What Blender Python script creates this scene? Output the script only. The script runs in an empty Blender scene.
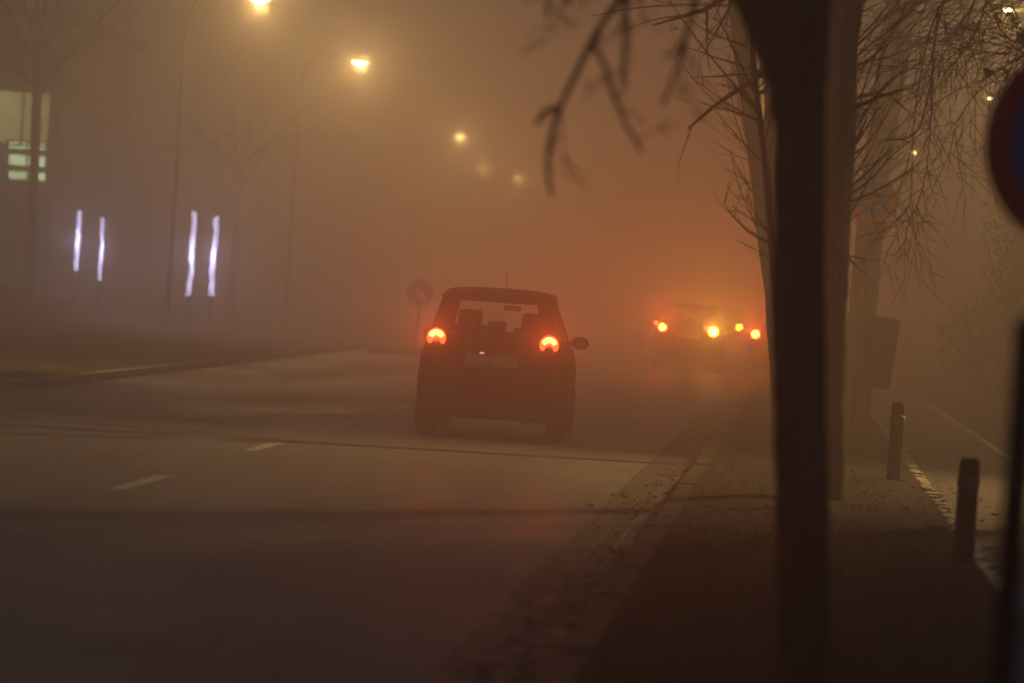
import bpy, bmesh, math, random
from mathutils import Vector, Matrix

random.seed(7)
S = bpy.context.scene
COL = S.collection
PI = math.pi
R = math.radians

# ------------------------------------------------------------------ camera
F = 3840.0                      # focal length in pixels of a 1024 px wide frame (135 mm)
CAM = Vector((0, 0, 1.45))
cd = bpy.data.cameras.new('camera')
cam = bpy.data.objects.new('camera', cd)
COL.objects.link(cam)
S.camera = cam
cd.sensor_width = 36
cd.lens = F / 1024 * 36
cd.clip_end = 3000
cd.clip_start = 0.1
ROT = Matrix.Rotation(R(4.252), 3, 'Z') @ Matrix.Rotation(R(90 - 0.677), 3, 'X') @ Matrix.Rotation(R(4.0), 3, 'Z')
cam.matrix_world = Matrix.Translation(CAM) @ ROT.to_4x4()
cd.dof.use_dof = True
cd.dof.focus_distance = 37
cd.dof.aperture_fstop = 2.2
cd.dof.aperture_blades = 9


def at(px, py, d):
    """the point d metres down the road that lies on the sight line of a pixel"""
    v = ROT @ Vector(((px - 512) / F, -(py - 341.5) / F, -1))
    v *= d / v.y
    return CAM + v


# ------------------------------------------------------------------ materials
def new_mat(name):
    m = bpy.data.materials.new(name)
    m.use_nodes = True
    nt = m.node_tree
    return m, nt, nt.nodes['Principled BSDF']


def mat(name, col, rough=0.6, metal=0.0, var=0.25, scale=8.0, bump=0.0, bscale=60.0, stretch=(1, 1, 1), coat=0.0):
    m, nt, b = new_mat(name)
    tc = nt.nodes.new('ShaderNodeTexCoord')
    mp = nt.nodes.new('ShaderNodeMapping')
    mp.inputs['Scale'].default_value = stretch
    nt.links.new(tc.outputs['Object'], mp.inputs['Vector'])
    n = nt.nodes.new('ShaderNodeTexNoise')
    n.inputs['Scale'].default_value = scale
    n.inputs['Detail'].default_value = 6
    nt.links.new(mp.outputs[0], n.inputs['Vector'])
    r = nt.nodes.new('ShaderNodeValToRGB')
    r.color_ramp.elements[0].position = 0.3
    r.color_ramp.elements[1].position = 0.72
    r.color_ramp.elements[0].color = (*[c * (1 - var) for c in col], 1)
    r.color_ramp.elements[1].color = (*[min(1, c * (1 + var)) for c in col], 1)
    nt.links.new(n.outputs['Fac'], r.inputs['Fac'])
    nt.links.new(r.outputs['Color'], b.inputs['Base Color'])
    b.inputs['Metallic'].default_value = metal
    b.inputs['Coat Weight'].default_value = coat
    mr = nt.nodes.new('ShaderNodeMapRange')
    mr.inputs['To Min'].default_value = max(0.03, rough - 0.12)
    mr.inputs['To Max'].default_value = min(1, rough + 0.12)
    nt.links.new(n.outputs['Fac'], mr.inputs['Value'])
    nt.links.new(mr.outputs[0], b.inputs['Roughness'])
    if bump:
        n2 = nt.nodes.new('ShaderNodeTexNoise')
        n2.inputs['Scale'].default_value = bscale
        n2.inputs['Detail'].default_value = 5
        nt.links.new(mp.outputs[0], n2.inputs['Vector'])
        bp = nt.nodes.new('ShaderNodeBump')
        bp.inputs['Strength'].default_value = bump
        bp.inputs['Distance'].default_value = 0.02
        nt.links.new(n2.outputs['Fac'], bp.inputs['Height'])
        nt.links.new(bp.outputs[0], b.inputs['Normal'])
    return m


def glow(name, col, strength, base=(0.3, 0.3, 0.3), var=0.0, stretch=(1, 1, 1), scale=6):
    m, nt, b = new_mat(name)
    b.inputs['Base Color'].default_value = (*base, 1)
    b.inputs['Roughness'].default_value = 0.35
    b.inputs['Emission Color'].default_value = (*col, 1)
    b.inputs['Emission Strength'].default_value = strength
    if var:
        tc = nt.nodes.new('ShaderNodeTexCoord')
        mp = nt.nodes.new('ShaderNodeMapping')
        mp.inputs['Scale'].default_value = stretch
        n = nt.nodes.new('ShaderNodeTexNoise')
        n.inputs['Scale'].default_value = scale
        mr = nt.nodes.new('ShaderNodeMapRange')
        mr.inputs['From Min'].default_value = 0.3
        mr.inputs['From Max'].default_value = 0.7
        mr.inputs['To Min'].default_value = strength * (1 - var)
        mr.inputs['To Max'].default_value = strength * (1 + var)
        nt.links.new(tc.outputs['Object'], mp.inputs['Vector'])
        nt.links.new(mp.outputs[0], n.inputs['Vector'])
        nt.links.new(n.outputs['Fac'], mr.inputs['Value'])
        nt.links.new(mr.outputs[0], b.inputs['Emission Strength'])
    return m


def glass_mat(name, tint=(0.75, 0.8, 0.78), gloss=0.1):
    m, nt, b = new_mat(name)
    nt.nodes.remove(b)
    out = nt.nodes['Material Output']
    t = nt.nodes.new('ShaderNodeBsdfTransparent')
    t.inputs['Color'].default_value = (*tint, 1)
    g = nt.nodes.new('ShaderNodeBsdfGlossy')
    g.inputs['Roughness'].default_value = 0.08
    fr = nt.nodes.new('ShaderNodeFresnel')
    fr.inputs['IOR'].default_value = 1.45
    mx = nt.nodes.new('ShaderNodeMixShader')
    nt.links.new(fr.outputs[0], mx.inputs['Fac'])
    nt.links.new(t.outputs[0], mx.inputs[1])
    nt.links.new(g.outputs[0], mx.inputs[2])
    nt.links.new(mx.outputs[0], out.inputs['Surface'])
    return m


def asphalt():
    m, nt, b = new_mat('asphalt')
    L = nt.links.new
    tc = nt.nodes.new('ShaderNodeTexCoord')

    def noise(scale, detail=6, stretch=(1, 1, 1)):
        mp = nt.nodes.new('ShaderNodeMapping')
        mp.inputs['Scale'].default_value = stretch
        L(tc.outputs['Object'], mp.inputs['Vector'])
        n = nt.nodes.new('ShaderNodeTexNoise')
        n.inputs['Scale'].default_value = scale
        n.inputs['Detail'].default_value = detail
        L(mp.outputs[0], n.inputs['Vector'])
        return n.outputs['Fac']
    grain = noise(70, 3)
    big = noise(0.7, 5, (1, 0.25, 1))
    mid = noise(11, 5, (1, 0.14, 1))
    track = noise(1.3, 3, (1, 0.015, 1))
    mx = nt.nodes.new('ShaderNodeMix')
    mx.data_type = 'RGBA'
    mx.inputs['A'].default_value = (0.080, 0.080, 0.079, 1)
    mx.inputs['B'].default_value = (0.17, 0.165, 0.155, 1)
    ad = nt.nodes.new('ShaderNodeMath')
    ad.operation = 'ADD'
    L(grain, ad.inputs[0])
    L(big, ad.inputs[1])
    ad2 = nt.nodes.new('ShaderNodeMath')
    ad2.operation = 'ADD'
    L(ad.outputs[0], ad2.inputs[0])
    avg = nt.nodes.new('ShaderNodeMath')
    avg.operation = 'MULTIPLY_ADD'
    avg.inputs[1].default_value = 0.8
    L(track, avg.inputs[0])
    hm = nt.nodes.new('ShaderNodeMath')
    hm.operation = 'MULTIPLY'
    hm.inputs[1].default_value = 0.75
    L(mid, hm.inputs[0])
    L(hm.outputs[0], avg.inputs[2])
    L(avg.outputs[0], ad2.inputs[1])
    mr = nt.nodes.new('ShaderNodeMapRange')
    mr.inputs['From Min'].default_value = 1.35
    mr.inputs['From Max'].default_value = 2.1
    L(ad2.outputs[0], mr.inputs['Value'])
    L(mr.outputs[0], mx.inputs['Factor'])
    L(mx.outputs['Result'], b.inputs['Base Color'])
    rr = nt.nodes.new('ShaderNodeMapRange')
    rr.inputs['From Min'].default_value = 0.35
    rr.inputs['From Max'].default_value = 0.65
    rr.inputs['To Min'].default_value = 0.40
    rr.inputs['To Max'].default_value = 0.62
    b.inputs['Specular IOR Level'].default_value = 0.8
    L(big, rr.inputs['Value'])
    L(rr.outputs[0], b.inputs['Roughness'])
    bp = nt.nodes.new('ShaderNodeBump')
    bp.inputs['Strength'].default_value = 0.7
    bp.inputs['Distance'].default_value = 0.012
    L(grain, bp.inputs['Height'])
    L(bp.outputs[0], b.inputs['Normal'])
    return m


def setts(name, c1, c2, mortar, bw, rh, rough, bump=0.8):
    m, nt, b = new_mat(name)
    L = nt.links.new
    tc = nt.nodes.new('ShaderNodeTexCoord')
    br = nt.nodes.new('ShaderNodeTexBrick')
    br.inputs['Scale'].default_value = 1.0
    br.inputs['Brick Width'].default_value = bw
    br.inputs['Row Height'].default_value = rh
    br.inputs['Mortar Size'].default_value = 0.012
    br.inputs['Mortar Smooth'].default_value = 0.4
    br.inputs['Color1'].default_value = (*c1, 1)
    br.inputs['Color2'].default_value = (*c2, 1)
    br.inputs['Mortar'].default_value = (*mortar, 1)
    L(tc.outputs['Object'], br.inputs['Vector'])
    n = nt.nodes.new('ShaderNodeTexNoise')
    n.inputs['Scale'].default_value = 5
    n.inputs['Detail'].default_value = 6
    L(tc.outputs['Object'], n.inputs['Vector'])
    mx = nt.nodes.new('ShaderNodeMix')
    mx.data_type = 'RGBA'
    mx.blend_type = 'MULTIPLY'
    mx.inputs['Factor'].default_value = 0.7
    L(br.outputs['Color'], mx.inputs['A'])
    L(n.outputs['Color'], mx.inputs['B'])
    L(mx.outputs['Result'], b.inputs['Base Color'])
    rr = nt.nodes.new('ShaderNodeMapRange')
    rr.inputs['From Min'].default_value = 0.35
    rr.inputs['From Max'].default_value = 0.65
    rr.inputs['To Min'].default_value = rough - 0.12
    rr.inputs['To Max'].default_value = rough + 0.2
    L(n.outputs['Fac'], rr.inputs['Value'])
    L(rr.outputs[0], b.inputs['Roughness'])
    sub = nt.nodes.new('ShaderNodeMath')
    sub.operation = 'SUBTRACT'
    L(n.outputs['Fac'], sub.inputs[0])
    L(br.outputs['Fac'], sub.inputs[1])
    bp = nt.nodes.new('ShaderNodeBump')
    bp.inputs['Strength'].default_value = bump
    bp.inputs['Distance'].default_value = 0.02
    L(sub.outputs[0], bp.inputs['Height'])
    L(bp.outputs[0], b.inputs['Normal'])
    return m


M = dict(
    asphalt=asphalt(),
    soil=mat('damp_soil', (0.016, 0.013, 0.009), 0.9, var=0.5, scale=3, bump=0.9, bscale=25),
    bank=mat('bank_grass', (0.085, 0.085, 0.04), 0.9, var=0.5, scale=2, bump=0.9, bscale=14),
    grass=mat('grass_blades', (0.028, 0.03, 0.012), 0.7, var=0.5, scale=1.5),
    leaf=mat('dead_leaves', (0.06, 0.036, 0.016), 0.8, var=0.6, scale=2.5),
    paint=mat('road_paint', (0.50, 0.49, 0.46), 0.6, var=0.25, scale=14, bump=0.4, bscale=70),
    kerb=mat('kerb_stone', (0.055, 0.052, 0.045), 0.55, var=0.35, scale=5, bump=0.5, bscale=40),
    gutter=setts('gutter_setts', (0.12, 0.115, 0.105), (0.07, 0.068, 0.062), (0.02, 0.02, 0.018), 0.22, 0.30, 0.55),
    pathmat=setts('path_paving', (0.07, 0.062, 0.055), (0.05, 0.046, 0.042), (0.02, 0.018, 0.016), 0.2, 0.1, 0.6),
    edging=mat('pale_edging', (0.38, 0.36, 0.32), 0.4, var=0.3, scale=6, bump=0.4, bscale=40),
    bark=mat('bark', (0.14, 0.11, 0.072), 0.9, var=0.5, scale=7, bump=1.0, bscale=26, stretch=(1, 1, 0.25)),
    twig=mat('twig_bark', (0.06, 0.045, 0.032), 0.85, var=0.4, scale=12),
    wood=mat('weathered_wood', (0.045, 0.034, 0.024), 0.85, var=0.5, scale=14, bump=0.7, bscale=30, stretch=(1, 1, 0.15)),
    galv=mat('galvanised_steel', (0.13, 0.13, 0.13), 0.65, metal=0.3, var=0.2, scale=20),
    darksteel=mat('dark_painted_steel', (0.025, 0.026, 0.026), 0.5, var=0.3, scale=15),
    mastgrey=mat('mast_grey_paint', (0.07, 0.07, 0.07), 0.6, var=0.2, scale=10),
    binmat=mat('bin_green', (0.05, 0.06, 0.04), 0.55, var=0.3, scale=9),
    signred=mat('sign_red', (0.8, 0.04, 0.03), 0.4, var=0.12, scale=6),
    signblue=mat('sign_blue', (0.05, 0.16, 0.75), 0.4, var=0.12, scale=6),
    signwhite=mat('sign_white', (0.75, 0.75, 0.73), 0.4, var=0.1, scale=6),
    cabinet=mat('cabinet_grey', (0.55, 0.55, 0.56), 0.55, var=0.15, scale=4),
    redpaint=mat('dark_red_paint', (0.10, 0.012, 0.010), 0.58, var=0.12, scale=3, coat=0.0),
    greypaint=mat('grey_paint', (0.12, 0.12, 0.125), 0.35, var=0.12, scale=3, coat=0.6),
    blackpaint=mat('black_paint', (0.02, 0.02, 0.023), 0.3, var=0.12, scale=3, coat=0.6),
    bluepaint=mat('blue_paint', (0.02, 0.03, 0.07), 0.3, var=0.12, scale=3, coat=0.6),
    plastic=mat('black_plastic', (0.022, 0.021, 0.02), 0.6, var=0.3, scale=18),
    fabric=mat('seat_fabric', (0.035, 0.033, 0.032), 0.95, var=0.3, scale=40),
    rubber=mat('tyre_rubber', (0.018, 0.018, 0.018), 0.8, var=0.3, scale=25),
    rim=mat('rim_alloy', (0.35, 0.35, 0.36), 0.35, metal=0.9, var=0.15, scale=12),
    chrome=mat('chrome_trim', (0.7, 0.7, 0.7), 0.12, metal=1.0, var=0.05, scale=5),
    plate=mat('licence_plate', (0.62, 0.58, 0.46), 0.45, var=0.2, scale=22),
    glass=glass_mat('car_glass', (.93,.94,.93)),
    tinted=glass_mat('tinted_glass', (.3, .3, .3)),
    redlens=mat('red_lens', (0.22, 0.012, 0.01), 0.2, var=0.1, scale=30),
    facade=mat('render_facade', (0.20, 0.19, 0.17), 0.9, var=0.2, scale=1.2, bump=0.3, bscale=20),
    roof=mat('roof_felt', (0.05, 0.05, 0.052), 0.85, var=0.3, scale=3),
    darkglass=mat('dark_window_glass', (0.015, 0.017, 0.02), 0.12, var=0.2, scale=2),
    hedge=mat('hedge_leaf', (0.035, 0.045, 0.02), 0.7, var=0.5, scale=3),
    concrete=mat('concrete', (0.3, 0.29, 0.27), 0.85, var=0.25, scale=4, bump=0.4, bscale=30),
    tail=glow('lit_tail_lens', (1.0, 0.06, 0.012), 6.5, (0.3, 0.02, 0.01)),
    tailcore=glow('lit_tail_bulb', (1.0, 0.22, 0.045), 16, (0.3, 0.02, 0.01)),
    tailfar=glow('lit_brake_lens', (1.0, 0.075, 0.012), 150, (0.3, 0.02, 0.01)),
    taildim=glow('lit_rear_lens', (1.0, 0.10, 0.03), 16, (0.3, 0.02, 0.01)),
    amber=glow('lit_amber_lens', (1.0, 0.38, 0.02), 190, (0.4, 0.15, 0.02)),
    amberdim=glow('lit_small_amber_lens', (1.0, 0.60, 0.03), 95, (0.4, 0.15, 0.02)),
    platelamp=glow('plate_lamp_lens', (1.0, 0.35, 0.2), 1.6, (0.4, 0.15, 0.1)),
    sodium=glow('sodium_lens', (1.0, 0.60, 0.16), 150, (0.8, 0.7, 0.4)),
    sodiumfar=glow('fog_dimmed_sodium_lens', (1.0, 0.55, 0.16), 20, (0.8, 0.7, 0.4)),  # same kind of lamp; thicker far fog is put into the weaker glow
    sodiumfaint=glow('fog_faint_sodium_lens', (1.0, 0.55, 0.2), 8, (0.8, 0.7, 0.4)),  # sound lamp, its fading in deep fog built into the emission
    sodiumdim=glow('weak_sodium_lens', (1.0, 0.62, 0.20), 75, (0.8, 0.7, 0.4)),
    tube=glow('violet_white_tube', (0.66, 0.60, 1.0), 2.7, (0.8, 0.8, 0.8), var=0.55, stretch=(1, 1, 1), scale=3.0),
    window=glow('lit_green_blind', (0.62, 0.80, 0.42), 3.3, (0.5, 0.5, 0.4), var=0.25, scale=2.0),
    panel=glow('lit_yellow_glazing', (0.60, 0.58, 0.20), 1.2, (0.4, 0.4, 0.3), var=0.35, scale=0.9),
)


for k_ in ('soil', 'bank', 'grass', 'leaf', 'bark', 'twig', 'wood', 'hedge', 'kerb'):
    M[k_].node_tree.nodes['Principled BSDF'].inputs['Specular IOR Level'].default_value = 0.12


# ------------------------------------------------------------------ mesh builder
class MB:
    def __init__(s):
        s.v, s.f = [], []

    def add(s, vs, fs):
        o = len(s.v)
        s.v += [tuple(v) for v in vs]
        s.f += [tuple(i + o for i in f) for f in fs]
        return s

    def hexa(s, p):
        """eight points: bottom loop of four, then top loop of four"""
        return s.add(p, [(3, 2, 1, 0), (4, 5, 6, 7), (0, 1, 5, 4), (1, 2, 6, 5), (2, 3, 7, 6), (3, 0, 4, 7)])

    def box(s, x0, x1, y0, y1, z0, z1, b=0.0):
        if b <= 0:
            return s.hexa([(x0, y0, z0), (x1, y0, z0), (x1, y1, z0), (x0, y1, z0), (x0, y0, z1), (x1, y0, z1), (x1, y1, z1), (x0, y1, z1)])
        bm = bmesh.new()
        bmesh.ops.create_cube(bm, size=1)
        for v in bm.verts:
            v.co = Vector(((x0 + x1) / 2 + v.co.x * (x1 - x0), (y0 + y1) / 2 + v.co.y * (y1 - y0), (z0 + z1) / 2 + v.co.z * (z1 - z0)))
        bmesh.ops.bevel(bm, geom=bm.edges[:], offset=b, segments=3, affect='EDGES', profile=0.5)
        bm.verts.index_update()
        s.add([v.co[:] for v in bm.verts], [[v.index for v in f.verts] for f in bm.faces])
        bm.free()
        return s

    def loft(s, rings, cap=True, closed=True):
        n = len(rings[0])
        vs = [p for r in rings for p in r]
        fs = []
        for i in range(len(rings) - 1):
            for j in range(n if closed else n - 1):
                k = (j + 1) % n
                fs.append((i * n + j, i * n + k, (i + 1) * n + k, (i + 1) * n + j))
        if cap:
            fs.append(tuple(range(n))[::-1])
            fs.append(tuple((len(rings) - 1) * n + j for j in range(n)))
        return s.add(vs, fs)

    def tube(s, pts, rad, n=7, wob=0.0, rnd=None):
        pts = [Vector(p) for p in pts]
        rings = []
        ref = None
        for i, p in enumerate(pts):
            t = (pts[min(i + 1, len(pts) - 1)] - pts[max(i - 1, 0)])
            if t.length < 1e-9:
                t = Vector((0, 0, 1))
            t.normalize()
            if ref is None:
                ref = Vector((0, 1, 0)) if abs(t.y) < 0.9 else Vector((1, 0, 0))
            a = (ref - t * ref.dot(t)).normalized()
            ref = a
            b = t.cross(a)
            r = rad[i] if isinstance(rad, (list, tuple)) else rad
            ring = []
            for k in range(n):
                q = r * (1 + (wob * (rnd.random() - 0.5) if wob else 0))
                ring.append(p + a * (math.cos(2 * PI * k / n) * q) + b * (math.sin(2 * PI * k / n) * q))
            rings.append(ring)
        return s.loft(rings)

    def lathe(s, prof, n=24, axis='z', c=(0, 0, 0), cap=True):
        rings = []
        for r, h in prof:
            ring = []
            for k in range(n):
                a = 2 * PI * k / n
                u, w = r * math.cos(a), r * math.sin(a)
                p = {'z': (u, w, h), 'x': (h, u, w), 'y': (w, h, u)}[axis]
                ring.append((p[0] + c[0], p[1] + c[1], p[2] + c[2]))
            rings.append(ring)
        return s.loft(rings, cap)

    def prism(s, poly, y0, y1):
        """an outline in (x, z) given a thickness along y"""
        n = len(poly)
        vs = [(x, y0, z) for x, z in poly] + [(x, y1, z) for x, z in poly]
        fs = [tuple(range(n)), tuple(range(2 * n - 1, n - 1, -1))] + [(i + n, (i + 1) % n + n, (i + 1) % n, i) for i in range(n)]
        return s.add(vs, fs)

    def build(s, name, m, parent=None, smooth=False, offset=None):
        me = bpy.data.meshes.new(name)
        vs = s.v
        if offset is not None:
            vs = [(v[0] - offset[0], v[1] - offset[1], v[2] - offset[2]) for v in vs]
        me.from_pydata(vs, [], s.f)
        bm = bmesh.new()
        bm.from_mesh(me)
        bmesh.ops.recalc_face_normals(bm, faces=bm.faces)
        bm.to_mesh(me)
        bm.free()
        me.materials.append(m)
        if smooth:
            for p in me.polygons:
                p.use_smooth = True
        o = bpy.data.objects.new(name, me)
        COL.objects.link(o)
        if offset is not None:
            o.location = offset
        if parent is not None:
            o.parent = parent
        return o


def tag(o, label=None, cat=None, group=None, kind=None):
    if label:
        o['label'] = label
    if cat:
        o['category'] = cat
    if group:
        o['group'] = group
    if kind:
        o['kind'] = kind
    return o


def thing(name, label, cat, loc=(0, 0, 0), rz=0.0, group=None):
    o = bpy.data.objects.new(name, None)
    COL.objects.link(o)
    o.empty_display_size = 0.2
    o.location = loc
    o.rotation_euler = (0, 0, rz)
    return tag(o, label, cat, group)


def lamp_light(parent, loc, col, watts, kind='POINT', size=0.05, cone=160, blend=0.6, rot=(0, 0, 0)):
    ld = bpy.data.lights.new('lamp_light', kind)
    ld.color = col
    ld.energy = watts
    ld.shadow_soft_size = size
    if kind == 'SPOT':
        ld.spot_size = R(cone)
        ld.spot_blend = blend
    o = bpy.data.objects.new('lamp_light', ld)
    COL.objects.link(o)
    o.location = loc
    o.rotation_euler = rot
    o.parent = parent
    return o


# ------------------------------------------------------------------ setting
KX = -0.85          # right kerb
PATH0, PATH1 = 1.22, 2.27


def left_edge(y):
    return -8.75 - max(0, y - 45) * 0.028


def strip(name, fa, fb, y0, y1, z, m, step=2.0, kind='structure', t=0.0):
    mb = MB()
    n = int((y1 - y0) / step) + 1
    vs, fs = [], []
    for i in range(n + 1):
        y = y0 + (y1 - y0) * i / n
        vs += [(fa(y), y, z), (fb(y), y, z)]
    for i in range(n):
        fs.append((2 * i, 2 * i + 1, 2 * i + 3, 2 * i + 2))
    mb.add(vs, fs)
    o = mb.build(name, m)
    return tag(o, kind=kind)


# ground sheet
g = MB()
g.add([(-700, -60, -0.02), (700, -60, -0.02), (700, 1500, -0.02), (-700, 1500, -0.02)], [(0, 1, 2, 3)])
tag(g.build('ground', M['soil']), kind='structure')
strip('road', left_edge, lambda y: KX - 0.45, -30, 420, 0.0, M['asphalt'], 4)
strip('gutter', lambda y: KX - 0.45, lambda y: KX, -30, 420, 0.001, M['gutter'], 4)

# kerbs: stones with joints
def kerb(name, fx, w, y0, y1, h, m_='kerb'):
    mb = MB()
    rnd = random.Random(3)
    y = y0
    while y < y1:
        x = fx(y)
        dz = rnd.uniform(-0.008, 0.008)
        mb.box(x, x + w, y + 0.006, y + 0.994, -0.1, h + dz, 0.012 if y < 90 else 0)
        y += 1.0
    return tag(mb.build(name, M[m_]), kind='structure')


kerb('kerb', lambda y: KX + 0.002, 0.14, 8, 200, 0.085)
kerb('kerb', lambda y: left_edge(y) - 0.17, 0.16, 20, 200, 0.10, 'concrete')

# verge with gentle unevenness
def uneven(name, x0, x1, y0, y1, z, amp, m, nx, ny, seed, fx=None):
    from mathutils import noise
    vs, fs = [], []
    for j in range(ny + 1):
        y = y0 + (y1 - y0) * j / ny
        for i in range(nx + 1):
            t = i / nx
            x = x0 + (x1 - x0) * t + (fx(y) if fx else 0)
            e = min(1, 6 * t, 6 * (1 - t))
            vs.append((x, y, z + amp * e * (noise.noise(Vector((x * 1.3 + seed, y * 0.9, 0))) + 0.6 * noise.noise(Vector((x * 4, y * 3.1 + seed, 1))))))
    for j in range(ny):
        for i in range(nx):
            a = j * (nx + 1) + i
            fs.append((a, a + 1, a + nx + 2, a + nx + 1))
    mb = MB()
    mb.add(vs, fs)
    return tag(mb.build(name, m, smooth=True), kind='structure')


uneven('verge', KX + 0.135, PATH0 - 0.10, 5, 200, 0.092, 0.03, M['soil'], 16, 500, 1)
strip('path', lambda y: PATH0, lambda y: PATH1, 5, 200, 0.06, M['pathmat'], 4)
uneven('side_verge', PATH1 + 0.10, 40, 5, 200, 0.06, 0.06, M['bank'], 60, 200, 5)
uneven('opposite_verge', -6.0, -0.18, 10, 220, 0.085, 0.05, M['bank'], 24, 260, 9, fx=left_edge)

# pale edging: cobbles on the road side of the path, flat kerb on the far side
mb = MB()
rnd = random.Random(11)
y = 12.0
while y < 110:
    ln = rnd.uniform(0.16, 0.24)
    if rnd.random() > 0.06:
        dx = rnd.uniform(-0.012, 0.012)
        mb.box(PATH0 - 0.10 + dx, PATH0 - 0.003 + dx, y, y + ln - 0.03, 0.0, 0.085 + rnd.uniform(0, 0.02), 0.012 if y < 60 else 0)
    y += ln
tag(mb.build('path_edging', M['edging']), kind='structure')
mb = MB()
y = 12.0
while y < 130:
    mb.box(PATH1 + 0.003, PATH1 + 0.08, y + 0.005, y + 0.995, 0.0, 0.11 + rnd.uniform(-0.006, 0.006))
    y += 1.0
tag(mb.build('path_kerb', M['edging']), kind='structure')

# lane dashes
mb = MB()
for d in [11.9, 18.9, 25.95, 33.0, 40.0, 47.0, 54, 61, 68, 75, 82, 89, 96, 103, 110, 117, 124, 131]:
    xx = lambda y: -4.40 - (y - 26) * 0.018
    w = 0.06
    n = 6
    for i in range(n):
        a, b = d - 1.1 + 2.2 * i / n, d - 1.1 + 2.2 * (i + 1) / n
        j = rnd.uniform(-0.006, 0.006)
        mb.add([(xx(a) - w + j, a, 0.004), (xx(a) + w + j, a, 0.004), (xx(b) + w + j, b, 0.004), (xx(b) - w + j, b, 0.004)], [(0, 1, 2, 3)])
tag(mb.build('lane_marking', M['paint']), kind='structure')

# grassy bank on the left
from mathutils import noise as _n
vs, fs = [], []
NX, NY = 26, 60
for j in range(NY + 1):
    y = 48 + 90 * j / NY
    for i in range(NX + 1):
        t = i / NX
        x = -14.6 - 26 * t - max(0, (y - 45)) * 0.028
        prof = min(1, t * 5.5)
        prof = prof * prof * (3 - 2 * prof)
        along = min(1, (y - 48) / 14) * (1 if y < 84 else max(0.12, 1 - (y - 84) / 26))
        h = 1.50 * prof * along
        vs.append((x, y, 0.07 + h + 0.10 * prof * _n.noise(Vector((x * .6, y * .5, 2)))))
for j in range(NY):
    for i in range(NX):
        a = j * (NX + 1) + i
        fs.append((a, a + 1, a + NX + 2, a + NX + 1))
mb = MB()
mb.add(vs, fs)
tag(mb.build('embankment', M['bank'], smooth=True), kind='structure')

# grass on the verges and dead leaves along the gutter
mb = MB()
rnd = random.Random(21)
for k in range(17000):
    y = 13 + 60 * rnd.random() ** 1.7
    x = rnd.uniform(KX + 0.2, PATH0 - 0.12) if rnd.random() < 0.7 else rnd.uniform(PATH1 + 0.12, 7)
    if _n.noise(Vector((x * 1.5, y * 1.2, 7))) < -0.12:
        continue
    h = rnd.uniform(0.03, 0.10)
    a = rnd.uniform(0, PI)
    w = rnd.uniform(0.003, 0.006)
    lx, ly = rnd.uniform(-.04, .04), rnd.uniform(-.04, .04)
    z = 0.05
    mb.add([(x - w * math.cos(a), y - w * math.sin(a), z), (x + w * math.cos(a), y + w * math.sin(a), z), (x + lx, y + ly, z + h)], [(0, 1, 2)])
tag(mb.build('grass', M['grass']), 'short winter grass on the strip between kerb and path', 'grass', kind='stuff')
mb = MB()
for k in range(2200):
    y = 12 + 50 * rnd.random() ** 1.6
    u = rnd.random()
    x = KX - abs(rnd.gauss(0, 0.17)) - 0.02 if u < 0.34 else rnd.uniform(KX + 0.16, PATH0 + 0.5)
    z = 0.012 if x < KX else 0.115
    s_ = rnd.uniform(0.018, 0.045)
    a = rnd.uniform(0, 2 * PI)
    ca, sa = math.cos(a) * s_, math.sin(a) * s_
    q = rnd.uniform(0.2, 0.6) * s_
    mb.add([(x - ca, y - sa, z + q), (x + sa * .6, y - ca * .6, z), (x + ca, y + sa, z + q * rnd.random()), (x - sa * .6, y + ca * .6, z + q * .3)], [(0, 1, 2), (0, 2, 3)])
tag(mb.build('fallen_leaves', M['leaf']), 'brown dead leaves scattered along the gutter and verge', 'leaves', kind='stuff')


# ------------------------------------------------------------------ trees
def curve_pts(p, d, ln, n, rnd, wig=0.25, droop=0.0, up=0.0):
    pts = [Vector(p)]
    d = Vector(d).normalized()
    for i in range(n):
        d = d + Vector((rnd.gauss(0, wig), rnd.gauss(0, wig), rnd.gauss(0, wig) - droop + up)) * (1.0 / n) * 1.6
        d.normalize()
        pts.append(pts[-1] + d * (ln / n))
    return pts


def twig_tree(mb, p, d, ln, r, lev, rnd, droop=0.1, up=0.0):
    n = 6 if lev > 1 else 5
    pts = curve_pts(p, d, ln, n, rnd, 0.28, droop if lev <= 1 else 0.0, up)
    mb.tube(pts, [r * (1 - 0.78 * i / n) for i in range(n + 1)], 5 if r > 0.012 else 4)
    if lev <= 0:
        return
    for k in range(rnd.randint(4, 6) if lev > 1 else rnd.randint(3, 5)):
        i = rnd.randint(1, n)
        t = (pts[i] - pts[i - 1]).normalized()
        side = Vector((rnd.gauss(0, 1), rnd.gauss(0, 1), rnd.gauss(0, 0.7)))
        side = (side - t * side.dot(t)).normalized()
        dd = t * rnd.uniform(0.5, 0.9) + side * rnd.uniform(0.5, 0.9)
        q = pts[i - 1].lerp(pts[i], rnd.random())
        twig_tree(mb, q, dd, ln * rnd.uniform(0.35, 0.6), max(0.003, r * (1 - .78 * i / n) * 0.55), lev - 1, rnd, droop, up)


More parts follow.
